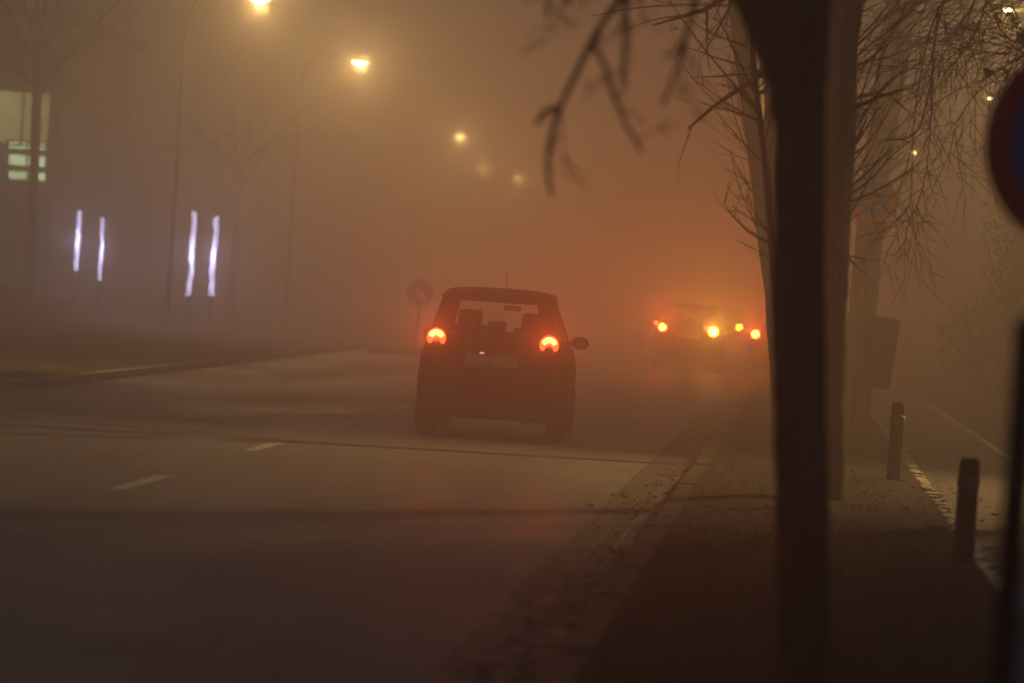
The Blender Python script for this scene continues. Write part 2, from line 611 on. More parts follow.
def tree(label, base, top_dir, trunk_h, r0, seed, limbs=6, limb_len=3.0, sprouts=8, sprout_z=(1.8, 3.2), pts=None, extra=(), lev=2, name='bare_tree', droop=0.12, group='bare trees along the verge', up=0.35, sprout_len=(0.5, 1.2), bushy=False):
    rnd = random.Random(seed)
    base = Vector(base)
    t = thing(name, label, 'tree', base, group=group)
    if pts is None:
        d = Vector(top_dir).normalized()
        pts = [(base + d * (trunk_h * k / 8) + Vector((rnd.gauss(0, .02), rnd.gauss(0, .02), 0)) * (k > 0), r0 * (1.35 if k == 0 else 1.05 if k == 1 else 1 - 0.05 * k)) for k in range(9)]
    tm = MB()
    P = [Vector(p) for p, r in pts]
    rr = [r for p, r in pts]
    # finer resample so the outline is uneven
    Q, q = [], []
    for i in range(len(P) - 1):
        for s_ in range(8):
            u = s_ / 8
            Q.append(P[i].lerp(P[i + 1], u))
            q.append((rr[i] * (1 - u) + rr[i + 1] * u) * rnd.uniform(0.965, 1.04))
    Q.append(P[-1])
    q.append(rr[-1])
    NS = 40
    rings = []
    for i, c_ in enumerate(Q):
        ring = []
        for k in range(NS):
            a = 2 * PI * k / NS
            v = Vector((math.cos(a), math.sin(a), 0))
            f = 1 + .05 * _n.noise(v * 5 + Vector((0, 0, c_.z * .7 + seed))) + .06 * _n.noise(v * 1.4 + Vector((seed, 0, c_.z * 1.6))) + (.10 * abs(_n.noise(v * 1.2 + Vector((0, seed, 0)))) if i < 3 else 0)
            ring.append(c_ + v * q[i] * f)
        rings.append(ring)
    tm.loft(rings)
    for k in range(4):           # burrs
        i = rnd.randint(len(Q) // 4, len(Q) - 2)
        a = rnd.uniform(0, 2 * PI)
        c = Q[i] + Vector((math.cos(a), math.sin(a), 0)) * q[i] * 0.8
        tm.tube([c - Vector((0, 0, q[i] * .7)), c, c + Vector((0, 0, q[i] * .7))], [q[i] * .12, q[i] * .38, q[i] * .12], 7)
    to = tm.build('trunk', M['bark'], t, smooth=True)
    to.matrix_parent_inverse = Matrix.Translation(-base)
    cm = MB()
    top = P[-1]
    for k in range(limbs):
        a = 2 * PI * k / limbs + rnd.uniform(-.4, .4)
        el = rnd.uniform(0.5, 1.3)
        d = Vector((math.cos(a) * math.cos(el), math.sin(a) * math.cos(el), math.sin(el)))
        i = rnd.randint(max(0, len(Q) - 12), len(Q) - 1)
        twig_tree(cm, Q[i], d, limb_len * rnd.uniform(.7, 1.2), rr[-1] * rnd.uniform(.4, .62), lev, rnd, droop)
    for k in range(sprouts):
        z = rnd.uniform(*sprout_z)
        i = min(range(len(Q)), key=lambda i: abs(Q[i].z - z))
        a = rnd.uniform(0, 2 * PI)
        d = Vector((math.cos(a), math.sin(a) * .6, rnd.uniform(0.2, 1.0)))
        twig_tree(cm, Q[i], d, rnd.uniform(*sprout_len), rnd.uniform(0.006, 0.012), 1, rnd, -0.02, up)
    for e in extra:
        ep, er = e
        n = len(ep) - 1
        fine = []
        for i in range(n):
            p0, p1, p2, p3 = ep[max(i - 1, 0)], ep[i], ep[i + 1], ep[min(i + 2, n)]
            for s_ in range(4):
                u = s_ / 4
                q_ = 0.5 * (2 * p1 + (p2 - p0) * u + (2 * p0 - 5 * p1 + 4 * p2 - p3) * u * u + (3 * p1 - p0 - 3 * p2 + p3) * u ** 3)
                fine.append(q_ + Vector((rnd.gauss(0, 1), rnd.gauss(0, 1), rnd.gauss(0, 1))) * 0.10 * er[0] * (0 if i == 0 and s_ == 0 else 1))
        fine.append(ep[-1])
        m_ = len(fine) - 1
        rf = [er[0] + (er[1] - er[0]) * i / m_ for i in range(m_ + 1)]
        cm.tube(fine, [x * rnd.uniform(.88, 1.15) for x in rf], 7, wob=.1, rnd=rnd)
        if len(e) > 2 or True:
            for i in range(2, m_, 2):
                if bushy:
                    for e_ in range(2):
                        sd = Vector((rnd.gauss(0, 1), rnd.gauss(0, .7), rnd.gauss(-.2, 1)))
                        twig_tree(cm, fine[i], (fine[i] - fine[i - 1]).normalized() + sd * .7, rnd.uniform(.3, .9), max(.0035, rf[i] * .5), 1, rnd, 0.2)
                elif rnd.random() < 0.5:
                    tdir = (fine[i] - fine[i - 1]).normalized()
                    sd = Vector((rnd.gauss(0, 1), rnd.gauss(0, .5), rnd.gauss(0, 1)))
                    twig_tree(cm, fine[i], tdir + sd * .6, rnd.uniform(7, 18) * er[0], rf[i] * .4, 1, rnd, 0.1)
    co = cm.build('crown', M['twig'], t)
    co.matrix_parent_inverse = Matrix.Translation(-base)
    return t


def px(pts, d):
    return [at(x, y, d) if not isinstance(d, list) else at(x, y, d[i]) for i, (x, y) in enumerate(pts)]


def forks(pts, specs):
    """limbs that leave a trunk along the line of the road"""
    out = []
    for z, v in specs:
        p_ = min((Vector(q) for q, r in pts), key=lambda q: abs(q.z - z))
        v = Vector(v)
        out.append(([p_, p_ + v * .3 + Vector((0, v.y * .12, 0)), p_ + v * .65 + Vector((0, v.y * .1, .05)), p_ + v], (.075, .04)))
    return out


# the near trunk (about 13 m away) with its hanging branches
D = 13.0
tw = [(804, 752, 36), (803.5, 700, 29), (803, 600, 27), (802.5, 500, 26.5), (800, 400, 26), (798.5, 300, 26.5), (799, 200, 25.5), (800, 130, 25.5), (797, 90, 29), (790, 50, 38), (782, 10, 47), (774, -30, 52), (768, -70, 48)]
pts = [(at(x, y, D), r / (F / D)) for x, y, r in tw]
pts[0] = (Vector((pts[0][0].x, D, 0.0)), pts[0][1])
lim = []
lim.append((px([(770, -60), (735, -110), (680, -85), (640, -25), (612, 10), (592, 42), (574, 78), (560, 108), (550, 140), (547, 170), (552, 196)], [13, 12.9, 12.8, 12.7, 12.7, 12.7, 12.7, 12.7, 12.7, 12.7, 12.7]), (0.015, 0.006)))
lim.append((px([(592, 42), (606, 68), (614, 96), (626, 124), (642, 152)], 12.7), (0.009, 0.005)))
lim.append((px([(560, 108), (546, 112), (536, 124)], 12.7), (0.014, 0.008)))
lim.append((px([(680, -85), (640, -60), (628, -10), (625, 40), (622, 88)], 12.4), (0.010, 0.005)))
lim.append((px([(735, -110), (710, -40), (690, 20), (680, 60), (662, 105)], 12.2), (0.010, 0.005)))
lim.append((px([(690, 25), (678, 50), (664, 55)], 12.2), (0.009, 0.005)))
lim.append((px([(640, -60), (570, -60), (552, -20), (547, 18)], 12.3), (0.010, 0.006)))
lim.append((px([(615, -60), (590, -60), (572, -25), (567, 6)], 12.3), (0.015, 0.008)))
tree('thick near trunk between road and path with knobbly branches hanging left', pts[0][0], None, 0, 0, 31, limbs=5, limb_len=3.2, sprouts=0, pts=pts, extra=lim)

# second tree just behind it on the right, with many water shoots
D = 29.0
tw = [(817, 509, 31), (818, 480, 27), (820, 400, 24), (826, 290, 22), (832, 180, 22), (836, 90, 21), (838, 0, 22), (840, -60, 20)]
pts = [(at(x, y, D), r / (F / D)) for x, y, r in tw]
pts[0] = (Vector((pts[0][0].x, D, 0.0)), pts[0][1])
ex = []
for L_ in [
    [(850, 188), (868, 172), (884, 155), (892, 142)], [(852, 160), (856, 120), (872, 62), (884, 40)],
    [(840, 95), (846, 60), (860, 20), (868, -10)], [(838, 92), (858, 56), (900, 22), (925, 0)],
    [(838, 90), (870, 60), (884, 44)], [(842, 200), (854, 160), (852, 130), (862, 108)],
    [(852, 185), (846, 150), (850, 105)], [(886, 140), (918, 130), (935, 60)], [(846, 150), (880, 90), (915, 66), (932, 60)],
    [(845, 130), (838, 100), (832, 60)], [(850, 195), (872, 178), (898, 150), (930, 128)],
]:
    ex.append((px(L_, D + random.uniform(-.4, .4)), (0.0085, 0.0035)))
ex += forks(pts, [(1.9, (.05, -2.2, 2.6)), (2.4, (.1, 1.8, 2.0))])
tree('leaning trunk close behind the thick near trunk, bristling with upright shoots', pts[0][0], None, 0, 0, 32, limbs=6, limb_len=2.6, sprouts=50, sprout_z=(1.9, 4.4), pts=pts, extra=ex)

# slim sapling whose twigs stick out left of the near trunk
D = 27.0
tw = [(792, 540, 6), (786, 430, 4.6), (776, 300, 4.0), (770, 225, 3.6), (765, 160, 3.2), (759, 110, 3.0), (754, 70, 2.8), (750, 20, 2.3), (744, -30, 2)]
pts = [(at(x, y, D), r / (F / D)) for x, y, r in tw]
pts[0] = (Vector((pts[0][0].x, D, 0.0)), pts[0][1])
ex = []
for L_, r in [
    ([(757, 112), (740, 92), (715, 62), (690, 30), (662, -10)], .011), ([(754, 92), (742, 68), (727, 36), (712, -4)], .011),
    ([(760, 120), (735, 112), (712, 106), (698, 101)], .006), ([(752, 50), (735, 42), (712, 34), (690, 20)], .008),
    ([(758, 96), (768, 88), (780, 70)], .006), ([(765, 150), (774, 140), (784, 120)], .006),
    ([(766, 165), (750, 150), (730, 128), (716, 112)], .006), ([(768, 190), (748, 182), (726, 168)], .005),
    ([(770, 230), (752, 220), (732, 206)], .005), ([(772, 260), (756, 250), (736, 240)], .005),
    ([(766, 140), (770, 120), (776, 112)], .006), ([(742, 92), (728, 86), (716, 84)], .004),
]:
    ex.append((px(L_, D + random.uniform(-.3, .3)), (r, .003)))
tree('slim sapling half hidden behind the thick near trunk, thin twigs reaching left', pts[0][0], None, 0, 0, 33, limbs=3, limb_len=1.0, sprouts=8, sprout_z=(1.9, 3.2), pts=pts, extra=ex, name='sapling', group=None, lev=1, sprout_len=(.3, .7))

# hazier trunk leaning left, seen along the left edge of the near trunk
D = 36.0
tw = [(790, 462, 18), (786, 400, 15), (778, 300, 13), (768, 220, 12.5), (758, 140, 12), (748, 70, 12), (738, -5, 11), (730, -60, 10)]
pts = [(at(x, y, D), r / (F / D)) for x, y, r in tw]
pts[0] = (Vector((pts[0][0].x, D, 0.0)), pts[0][1])
tree('hazy trunk leaning towards the road behind the sapling', pts[0][0], None, 0, 0, 34, limbs=6, limb_len=3.0, sprouts=14, sprout_z=(1.8, 4.2), pts=pts, extra=forks(pts, [(2.2, (-.1, -2.4, 2.5)), (2.6, (.0, 2.0, 2.2))]))

# trunk behind the litter bin
D = 53.0
tw = [(850, 428, 21), (855, 390, 16), (862, 320, 14), (869, 240, 14), (878, 160, 14), (890, 80, 15), (902, 0, 15), (912, -60, 13)]
pts = [(at(x, y, D), r / (F / D)) for x, y, r in tw]
pts[0] = (Vector((pts[0][0].x, D, 0.0)), pts[0][1])
tree('hazy straight trunk standing right behind the litter bin and round sign', pts[0][0], None, 0, 0, 35, limbs=12, limb_len=3.4, sprouts=60, sprout_z=(2.8, 5.6), pts=pts)

# further trees of the row, and the ones beyond the path
for lab, (x, y, h, r, s_) in zip([
    'faint fogbound tree far up the verge, beyond the hazy trunks',
    'faintest tree at the far end of the verge row',
], [(-0.1, 69, 4.2, .18, 41), (0.1, 86, 4.2, .17, 42)]):
    tree(lab, (x, y, 0), (random.uniform(-.05, .05), 0, 1), h, r, s_, limbs=8, limb_len=3.2, sprouts=10, lev=2)

# tree right of the path, mostly outside the frame, its long twigs drooping into it
D = 30.0
ex = []
for L_, r in [
    ([(1165, -120), (1090, -90), (1015, -50), (988, 0), (974, 36), (955, 62), (943, 74)], .014),
    ([(1090, -90), (1000, -40), (976, -5), (966, 25), (958, 42)], .008),
    ([(1000, -60), (950, -10), (934, 48), (932, 100), (927, 165), (917, 205), (904, 222), (894, 216)], .007),
    ([(950, -10), (930, 30), (915, 110), (912, 170), (909, 205), (900, 218)], .006),
    ([(1165, -40), (1060, 20), (1024, 42), (1004, 34), (992, 10), (986, -12)], .012),
    ([(1060, 20), (1018, 50), (990, 52), (958, 48), (930, 60)], .006),
    ([(1060, 30), (1020, 48), (1002, 36), (990, 22)], .006),
    ([(1165, 10), (1060, 40), (1010, 70), (975, 95), (955, 130), (948, 170)], .006),
    ([(1015, -50), (1012, -10), (1014, 20), (1020, 40)], .006),
    ([(1015, -50), (950, -20), (900, 20), (880, 60), (872, 110)], .006),
    ([(1024, 0), (1000, 12), (985, 30), (980, 52)], .005),
]:
    ex.append((px(L_, D + random.uniform(-.8, .8)), (r, .003)))
b3 = Vector((3.0, 30.5, 0.06))
rr_ = random.Random(77)
for k in range(8):
    p0 = b3 + Vector((0, 0, rr_.uniform(2.9, 3.9)))
    e_ = at(rr_.uniform(860, 1010), rr_.uniform(-10, 160), D + rr_.uniform(-2.5, 2.0))
    m1 = p0.lerp(e_, .35) + Vector((0, 0, rr_.uniform(.5, 1.0)))
    m2 = p0.lerp(e_, .75) + Vector((0, 0, rr_.uniform(.3, .6)))
    ex.append(([p0, m1, m2, e_], (.016, .003)))
tree('tree right of the path whose long twigs droop in front of a street lamp', b3, (-.02, 0, 1), 3.9, .15, 36, limbs=8, limb_len=3.0, lev=3, sprouts=50, sprout_z=(2.0, 3.9), extra=ex, group='bare trees beyond the path', sprout_len=(.6, 1.6), bushy=True)
for lab, (x, y, h, r, s_) in zip([
    'bare tree right of the path in the fog above the dark bushes',
    'bare tree deeper in the fog right of the path, past the bushes',
], [(5.2, 49, 4.0, .16, 44), (4.6, 72, 4.4, .17, 45)]):
    tree(lab, (x, y, 0.05), (random.uniform(-.05, .05), 0, 1), h, r, s_, limbs=7, limb_len=3.0, sprouts=16, sprout_z=(2.0, 4.0), group='bare trees beyond the path', droop=.2)

# a few last leaves still on the drooping twigs
lm = None
for i, (x, y, s_) in enumerate([(988, 73, .042), (1009, 14, .022), (1013, 19, .018), (962, 24, .016), (1021, 38, .05), (1008, 62, .02), (1001, 8, .012), (1018, 24, .015)]):
    c = at(x, y, 29.6)
    rnd = random.Random(i)
    mb = MB()
    for k in range(4):
        a, e = rnd.uniform(0, 2 * PI), rnd.uniform(-.8, .8)
        u = Vector((math.cos(a), rnd.uniform(-.5, .5), math.sin(a))) * s_
        w = Vector((-math.sin(a), rnd.uniform(-.5, .5), math.cos(a))) * s_ * .55
        o = Vector((rnd.gauss(0, 1), rnd.gauss(0, 1), rnd.gauss(0, 1))) * s_ * .35
        mb.add([c + o - u, c + o - w * .9 + u * .1, c + o + u, c + o + w + u * .1, c + o + Vector((0, s_ * .3, 0))], [(0, 1, 4), (1, 2, 4), (2, 3, 4), (3, 0, 4)])
    if lm is None:
        lm = mb
    else:
        lm.add(mb.v, mb.f)
tag(lm.build('hanging_leaves', M['leaf']), 'few withered leaves still clinging to the drooping twigs by the lamp', 'leaves', kind='stuff')

# left side trees in the fog
D = 92.0
tw = [(26, 352, 8), (29, 300, 5.5), (32, 220, 5), (35, 150, 4.8), (37, 90, 4.6), (38, 50, 4.4)]
pts = [(at(x, y, D), r / (F / D)) for x, y, r in tw]
pts[0] = (Vector((pts[0][0].x, D, 0.5)), pts[0][1])
tree('fog-veiled tree across the road in front of the lit green windows', pts[0][0], None, 0, 0, 51, limbs=11, limb_len=3.6, sprouts=5, sprout_z=(4.5, 7), pts=pts, group='bare trees across the road', lev=3)
for lab, (x, y, h, r, s_) in zip(['fog-veiled tree across the road right of the violet tubes'], [(-17.6, 118, 5, .16, 52)]):
    tree(lab, (x, y, 0), (0.02, 0, 1), h, r, s_, limbs=9, limb_len=3.4, sprouts=4, group='bare trees across the road')


# dark bushes right of the path
def bush(label, c, rx, ry, h, n, seed):
    rnd = random.Random(seed)
    t = thing('bush', label, 'bush', c, group='dark bushes right of the path')
    mb = MB()
    lobes = [(Vector((rnd.uniform(-.6, .6) * rx, rnd.uniform(-.6, .6) * ry, rnd.uniform(.25, .8) * h)), rnd.uniform(.3, .5)) for _ in range(9)]
    for k in range(n):
        lc, lr = rnd.choice(lobes)
        v = Vector((rnd.gauss(0, 1), rnd.gauss(0, 1), rnd.gauss(0, 1))).normalized() * (rnd.random() ** .4)
        p = lc + Vector((v.x * rx * lr * 1.3, v.y * ry * lr * 1.3, v.z * h * lr))
        if p.z < .05:
            p.z = rnd.uniform(.05, .4)
        s_ = rnd.uniform(.02, .045)
        a = Vector((rnd.gauss(0, 1), rnd.gauss(0, 1), rnd.gauss(0, 1))).normalized() * s_
        b = Vector((rnd.gauss(0, 1), rnd.gauss(0, 1), rnd.gauss(0, 1))).normalized() * s_ * .6
        mb.add([p - a, p - b, p + a, p + b], [(0, 1, 2, 3)])
    mb.build('foliage', M['hedge'], t)
    st = MB()
    for k in range(9):
        a = rnd.uniform(0, 2 * PI)
        st.tube(curve_pts((math.cos(a) * .15, math.sin(a) * .15, 0), (math.cos(a) * .5, math.sin(a) * .5, 1), h * .8, 5, rnd), [.03, .026, .02, .016, .012, .006], 5)
    st.build('stem', M['twig'], t)
    return t


bush('tall dark bush beside the path kerb, nearest of the dark bushes', (4.1, 60, .05), 1.35, 2.2, 4.0, 16000, 1)
bush('broad low bush fading into fog behind the tall dark bush', (3.9, 73, .05), 1.35, 2.6, 2.4, 12000, 2)

bush('unseen bush added on the right to shade the verge, nearest the camera', (3.9, 31.5, .05), 1.0, 2.6, 2.6, 8000, 3)  # added out of view to keep lamp light off the verge

# ------------------------------------------------------------------ street lamps
SOD = (1.0, 0.60, 0.20)


def street_lamp(label, x, y, h, arm, watts, lens='sodium', group=None, lens_s=1.0, aim=None):
    """mast at x - arm, lamp head hanging over (x, y, h)"""
    s_ = 1 if arm > 0 else -1
    t = thing('street_lamp', label, 'street lamp', (x - arm, y, 0.05), group=group)
    a = abs(arm)
    m = MB()
    m.lathe([(.07, 0), (.07, .9), (.055, .95), (.045, h * .6), (.034, h * .93)], 14)
    m.build('mast', M['mastgrey'], t, smooth=True)
    m = MB()
    m.tube([(0, 0, h * .92), (s_ * a * .06, 0, h * .97), (s_ * a * .3, 0, h + .10), (s_ * (a - .35), 0, h + .12)], [.040, .030, .022, .020], 10)
    m.build('arm', M['mastgrey'], t, smooth=True)
    hd = MB()
    k = []
    for u, w, z0, z1 in [(-.42, .05, .07, .15), (-.3, .11, .05, .18), (-.05, .16, .03, .21), (.22, .15, .03, .19), (.36, .08, .05, .13)]:
        k.append([(s_ * (a + u), w * math.cos(q), (z0 + z1) / 2 + (z1 - z0) / 2 * math.sin(q)) for q in [2 * PI * i / 12 for i in range(12)]])
    hd.loft(k)
    head = hd.build('lamp_head', M['galv'], t, smooth=True)
    ln = MB()
    pr = []
    for i in range(5):
        f = math.cos(i / 4 * PI / 2) if i < 4 else 0.02
        pr.append([(s_ * a + .22 * lens_s * f * math.cos(q), .14 * lens_s * f * math.sin(q), .045 - .10 * lens_s * math.sin(i / 4 * PI / 2)) for q in [2 * PI * j / 14 for j in range(14)]])
    ln.loft(pr)
    for o in (head, ):
        pass
    zoff = h - .05
    l_ = ln.build('lens', M[lens], head, smooth=True)
    head.location = (0, 0, zoff)
    if aim:
        v = Vector(aim) - Vector((x, y, h - .16))
        lamp_light(head, (s_ * a, 0, -.16), SOD, watts, 'SPOT', .05, 68, 1.0, v.to_track_quat('-Z', 'Y').to_euler())
    else:
        lamp_light(head, (s_ * a, 0, .045 - .10 * lens_s - .03), SOD, watts, 'POINT', .02)
    return t


GL = 'street lamps across the road'
LP = 1000
street_lamp('street lamp on the opposite kerb nearest of its row, just out of view above', -11.4, 46, 8, 1.7, LP * 3.2, group=GL, aim=(-11.2, 52, 0))
street_lamp('lamp cut by the top edge of the photo, above the violet tubes', at(260, -2, 90).x, 90, 8, 1.7, LP * .7, group=GL)
street_lamp('brightest yellow lamp glowing in the fog left of the car', at(360, 62, 113).x, 113, 8, 1.7, LP * 1.2, group=GL)
street_lamp('smaller amber lamp right below the brightest yellow one, above the car roof', at(461, 136, 161).x, 161, 8, 1.7, LP, 'sodiumfar', group=GL, lens_s=.85)
street_lamp('very faint lamp dot just below right of the amber lamp above the car', at(483, 160, 196).x, 196, 8, 1.7, LP * .8, 'sodiumfaint', group=GL, lens_s=.75)
street_lamp('faint last lamp dot of the row, between car roof and hanging branch', at(519, 178, 213).x, 213, 8, 1.7, LP * .8, 'sodiumfar', group=GL, lens_s=.75)
GR = 'street lamps behind the path'
street_lamp('lamp over the path out of view that throws the tree shadows', 6, 38.5, 6.2, -2.4, 9200, group=GR, aim=(-3.4, 31.0, 0))
p = at(1008, 12, 70)
street_lamp('bright lamp behind the drooping twigs in the upper right corner', p.x, 70, p.z, -2.6, 200, group=GR, lens_s=.42)
p = at(990, 100, 100)
street_lamp('dim spark of a lamp left of the near round sign', p.x, 100, p.z, -2.6, 50, 'sodiumfaint', group=GR, lens_s=.35)
p = at(914, 153, 131)
street_lamp('small lamp dot seen past the looping twig above the litter bin', p.x, 131, p.z, -2.6, 50, 'sodiumfar', group=GR, lens_s=.4)


# ------------------------------------------------------------------ cars
def make_car(label, loc, rz, paint, tails, scale=(1, 1, 1), group=None, wiper=True, watts=8.0, roof_glint=True):
    """tails: list of (x, z, radius, material key, kind) on the rear; car faces +y, rear bumper near y = 0"""
    t = thing('parked_car' if 'parked' in label else 'car', label, 'car', loc, rz, group)
    t.scale = scale
    P = M[paint]
    ST = [0, .03, .08, .16, .26, .34, .4, .46, .52, .58, .64, .7, .76, .82, .88, .94, 1.0, 1.2, 1.5, 1.8, 2.1, 2.3, 2.45, 2.52, 2.58, 2.64, 2.7, 2.76, 2.82, 2.88, 2.94, 3.0, 3.06, 3.14, 3.22, 3.3, 3.38, 3.44, 3.48]
    WY = (.62, 2.90)

    def planw(y):
        f = 1.0
        if y < .35:
            f = 1 - .10 * (1 - y / .35) ** 2.2
        if y > 2.9:
            f = 1 - .16 * ((y - 2.9) / .58) ** 2
        return f
    rings = []
    for y in ST:
        f = planw(y)
        zt = 1.02 if y < 2.55 else 1.02 - .30 * ((y - 2.55) / .93) ** 1.3
        zb = .20 if .15 < y < 3.3 else .24
        arch = 0
        for wy in WY:
            q = .335 ** 2 - (y - wy) ** 2
            if q > 0:
                arch = max(arch, .28 + math.sqrt(q))
        za = max(zb, arch)
        w = [.70, .745, .755, .735, .70, .655]
        zz = [zb + .02, .42, .60, .80, .93, zt - .02]
        half = [(.48, zb), (.485, za + .004)]
        for wi, zi in zip(w, zz):
            half.append((wi * f, max(zi if zi < zt else zt - .02, za + .006 + .004 * len(half))))
        half.append((.60 * f, zt))
        half.append((.3, zt + .004))
        ring = [(x, y, z) for x, z in half] + [(-x, y, z) for x, z in reversed(half)]
        rings.append(ring)
    b = MB()
    b.loft(rings)
    # roof
    rr = []
    for y, z, w in [(.00, 1.412, .46), (.02, 1.425, .50), (.10, 1.437, .525), (.25, 1.445, .54), (.6, 1.475, .555), (1.1, 1.485, .56), (1.6, 1.475, .555), (1.95, 1.445, .53), (2.03, 1.425, .50)]:
        top = [(-1, -.035), (-.97, -.005), (-.85, .018), (-.5, .034), (0, .04), (.5, .034), (.85, .018), (.97, -.005), (1, -.035)]
        ring = [(w * u, y, z + h) for u, h in top] + [(w * u, y, z - .035) for u in (.9, .4, -.4, -.9)]
        rr.append(ring)
    b.loft(rr)
    # pillars
    for s_ in (-1, 1):
        def pil(bx0, bx1, by0, by1, tx0, tx1, ty0, ty1, zb=1.0, zt=1.425):
            b.hexa([(s_ * bx0, by0, zb), (s_ * bx1, by0, zb), (s_ * bx1, by1, zb), (s_ * bx0, by1, zb),
                    (s_ * tx0, ty0, zt), (s_ * tx1, ty0, zt), (s_ * tx1, ty1, zt), (s_ * tx0, ty1, zt)])
        pil(.49, .655, .02, .52, .42, .525, .06, .42)
        pil(.60, .67, 1.30, 1.42, .49, .54, 1.28, 1.38)
        pil(.60, .665, 2.62, 2.74, .465, .525, 1.9, 2.0, .99, 1.43)
    b.build('body', P, t, smooth=False)
    # tailgate panel and window frame
    g = MB()
    g.box(-.50, .50, -.022, .03, .50, 1.03, .02)
    tg = g.build('tailgate', P, t, smooth=False)
    fr = MB()
    fr.hexa([(-.52, -.004, 1.02), (.52, -.004, 1.02), (.52, .05, 1.02), (-.52, .05, 1.02), (-.50, .004, 1.065), (.50, .004, 1.065), (.50, .05, 1.065), (-.50, .05, 1.065)])
    fr.hexa([(-.47, .012, 1.375), (.47, .012, 1.375), (.47, .06, 1.375), (-.47, .06, 1.375), (-.46, .02, 1.395), (.46, .02, 1.395), (.46, .07, 1.395), (-.46, .07, 1.395)])
    for s_ in (-1, 1):
        fr.hexa([(s_ * .455, .0, 1.065), (s_ * .50, .0, 1.065), (s_ * .50, .05, 1.065), (s_ * .455, .05, 1.065), (s_ * .42, .012, 1.375), (s_ * .465, .012, 1.375), (s_ * .465, .06, 1.375), (s_ * .42, .06, 1.375)])
    fr.build('window_frame', M['plastic'], tg)
    hb = MB()
    hb.box(-.17, .17, -.05, -.02, .885, .925, .012)
    hb.build('handle', P, tg)
    if wiper:
        wp = MB()
        wp.tube([(0, -.03, 1.045), (.10, -.035, 1.075), (.30, -.03, 1.10)], [.012, .009, .006], 6)
        wp.build('wiper', M['plastic'], tg)
    # glass
    gl = MB()
    gl.add([(-.47, .02, 1.06), (.47, .02, 1.06), (.43, .035, 1.38), (-.43, .035, 1.38)], [(0, 1, 2, 3)])
    gl.build('rear_window', M['glass'], t)
    gl = MB()
    gl.add([(-.62, 2.72, 1.015), (.62, 2.72, 1.015), (.49, 1.98, 1.40), (-.49, 1.98, 1.40)], [(0, 1, 2, 3)])
    gl.build('windscreen', M['glass'], t)
    for s_ in (-1, 1):
        gl = MB()
        gl.add([(s_ * .645, .50, 1.02), (s_ * .645, 2.64, 1.02), (s_ * .52, 1.95, 1.40), (s_ * .52, .40, 1.40)], [(0, 1, 2, 3)])
        gl.build('side_window', M['tinted'], t)
    # bumper
    bm = MB()
    rg = []
    for x, y0 in [(-.745, .20), (-.72, .06), (-.62, -.025), (-.3, -.06), (0, -.068), (.3, -.06), (.62, -.025), (.72, .06), (.745, .20)]:
        rg.append([(x, y0 + .02, .215), (x, y0, .26), (x, y0 - .005, .42), (x, y0 + .012, .50), (x, y0 + .05, .525), (x, y0 + .14, .52), (x, y0 + .14, .215)])
    bm.loft(rg)
    bo = bm.build('bumper', P, t, smooth=False)
    tr = MB()
    tr.box(-.56, .56, -.075, -.02, .30, .375, .01)
    tr.build('trim_strip', M['plastic'], bo)
    for s_ in (-1, 1):
        rf = MB()
        rf.box(s_ * .56 - .06, s_ * .56 + .06, -.052, -.02, .425, .455, .006)
        rf.build('reflector', M['redlens'], bo)
    mu = MB()
    mu.lathe([(.02, .05), (.075, .06), (.075, .5), (.02, .52)], 14, 'y', (.38, .08, .25))
    mu.tube([(.52, .2, .22), (.52, -.03, .22)], .024, 10)
    mu.build('exhaust', M['darksteel'], t)
    # plate
    pl = MB()
    pl.box(-.26, .26, -.036, -.021, .735, .845, .004)
    plo = pl.build('licence_plate', M['plate'], t)
    for i, s_ in enumerate((-1, 1)):
        pp = MB()
        pp.box(s_ * .10 - .022, s_ * .10 + .022, -.05, -.028, .855, .872, .004)
        pp.build('plate_lamp', M['platelamp'] if i == 0 else M['redlens'], t)
    # tail lamps
    for (x, z, r, mk, kind) in tails:
        y0 = -.028 + .03 * max(0, abs(x) - .5) / .1
        h = MB()
        h.lathe([(r * 1.0, y0 + .06), (r * 1.06, y0 + .012), (r * .96, y0 - .006), (r * .5, y0 - .014), (.004, y0 - .016)], 28, 'y', (x, 0, z))
        hou = h.build('tail_lamp', M['redlens'], t, smooth=True)
        ln = MB()
        if kind == 'dome':
            out = [(x + r * .95 * math.cos(a), z + r * .95 * math.sin(a)) for a in [R(-38) + R(256) * i / 30 for i in range(31)]]
            inn = [(x + r * .46 * math.cos(a), z - r * .52 + r * .46 * math.sin(a)) for a in [R(180 - 0) - R(180) * i / 14 for i in range(15)]]
            ln.prism(out + inn, y0 - .030, y0 - .017)
        else:
            ln.lathe([(r * .9, y0 - .010), (r * .85, y0 - .022), (r * .4, y0 - .028), (.003, y0 - .03)], 20, 'y', (x, 0, z))
        ln.build('lit_lens', M[mk], hou)
        if kind == 'dome':
            bu = MB()
            out = [(x + r * .80 * math.cos(a), z + r * .80 * math.sin(a)) for a in [R(15) + R(150) * i / 24 for i in range(25)]]
            inn = [(x + r * .40 * math.cos(a), z - r * .1 + r * .38 * math.sin(a)) for a in [R(165) - R(150) * i / 14 for i in range(15)]]
            bu.prism(out + inn, y0 - .034, y0 - .031)
            bu.build('bulb_glow', M['tailcore'], hou)
        rv = MB()
        if kind == 'dome':
            rv.lathe([(r * .38, y0 - .01), (r * .38, y0 - .022), (.003, y0 - .026)], 16, 'y', (x, 0, z - r * .55))
            rv.build('reversing_lens', M['plastic'], hou)
        if watts and mk in ('tail', 'tailfar', 'amber'):
            col = (1, .42, .04) if mk == 'amber' else (1, .085, .012)
            lamp_light(hou, (x, y0 - .12, z), col, watts * (1.0 if mk != 'amber' else 1.25), 'SPOT', .05, 46, .9, (R(-103), 0, 0))
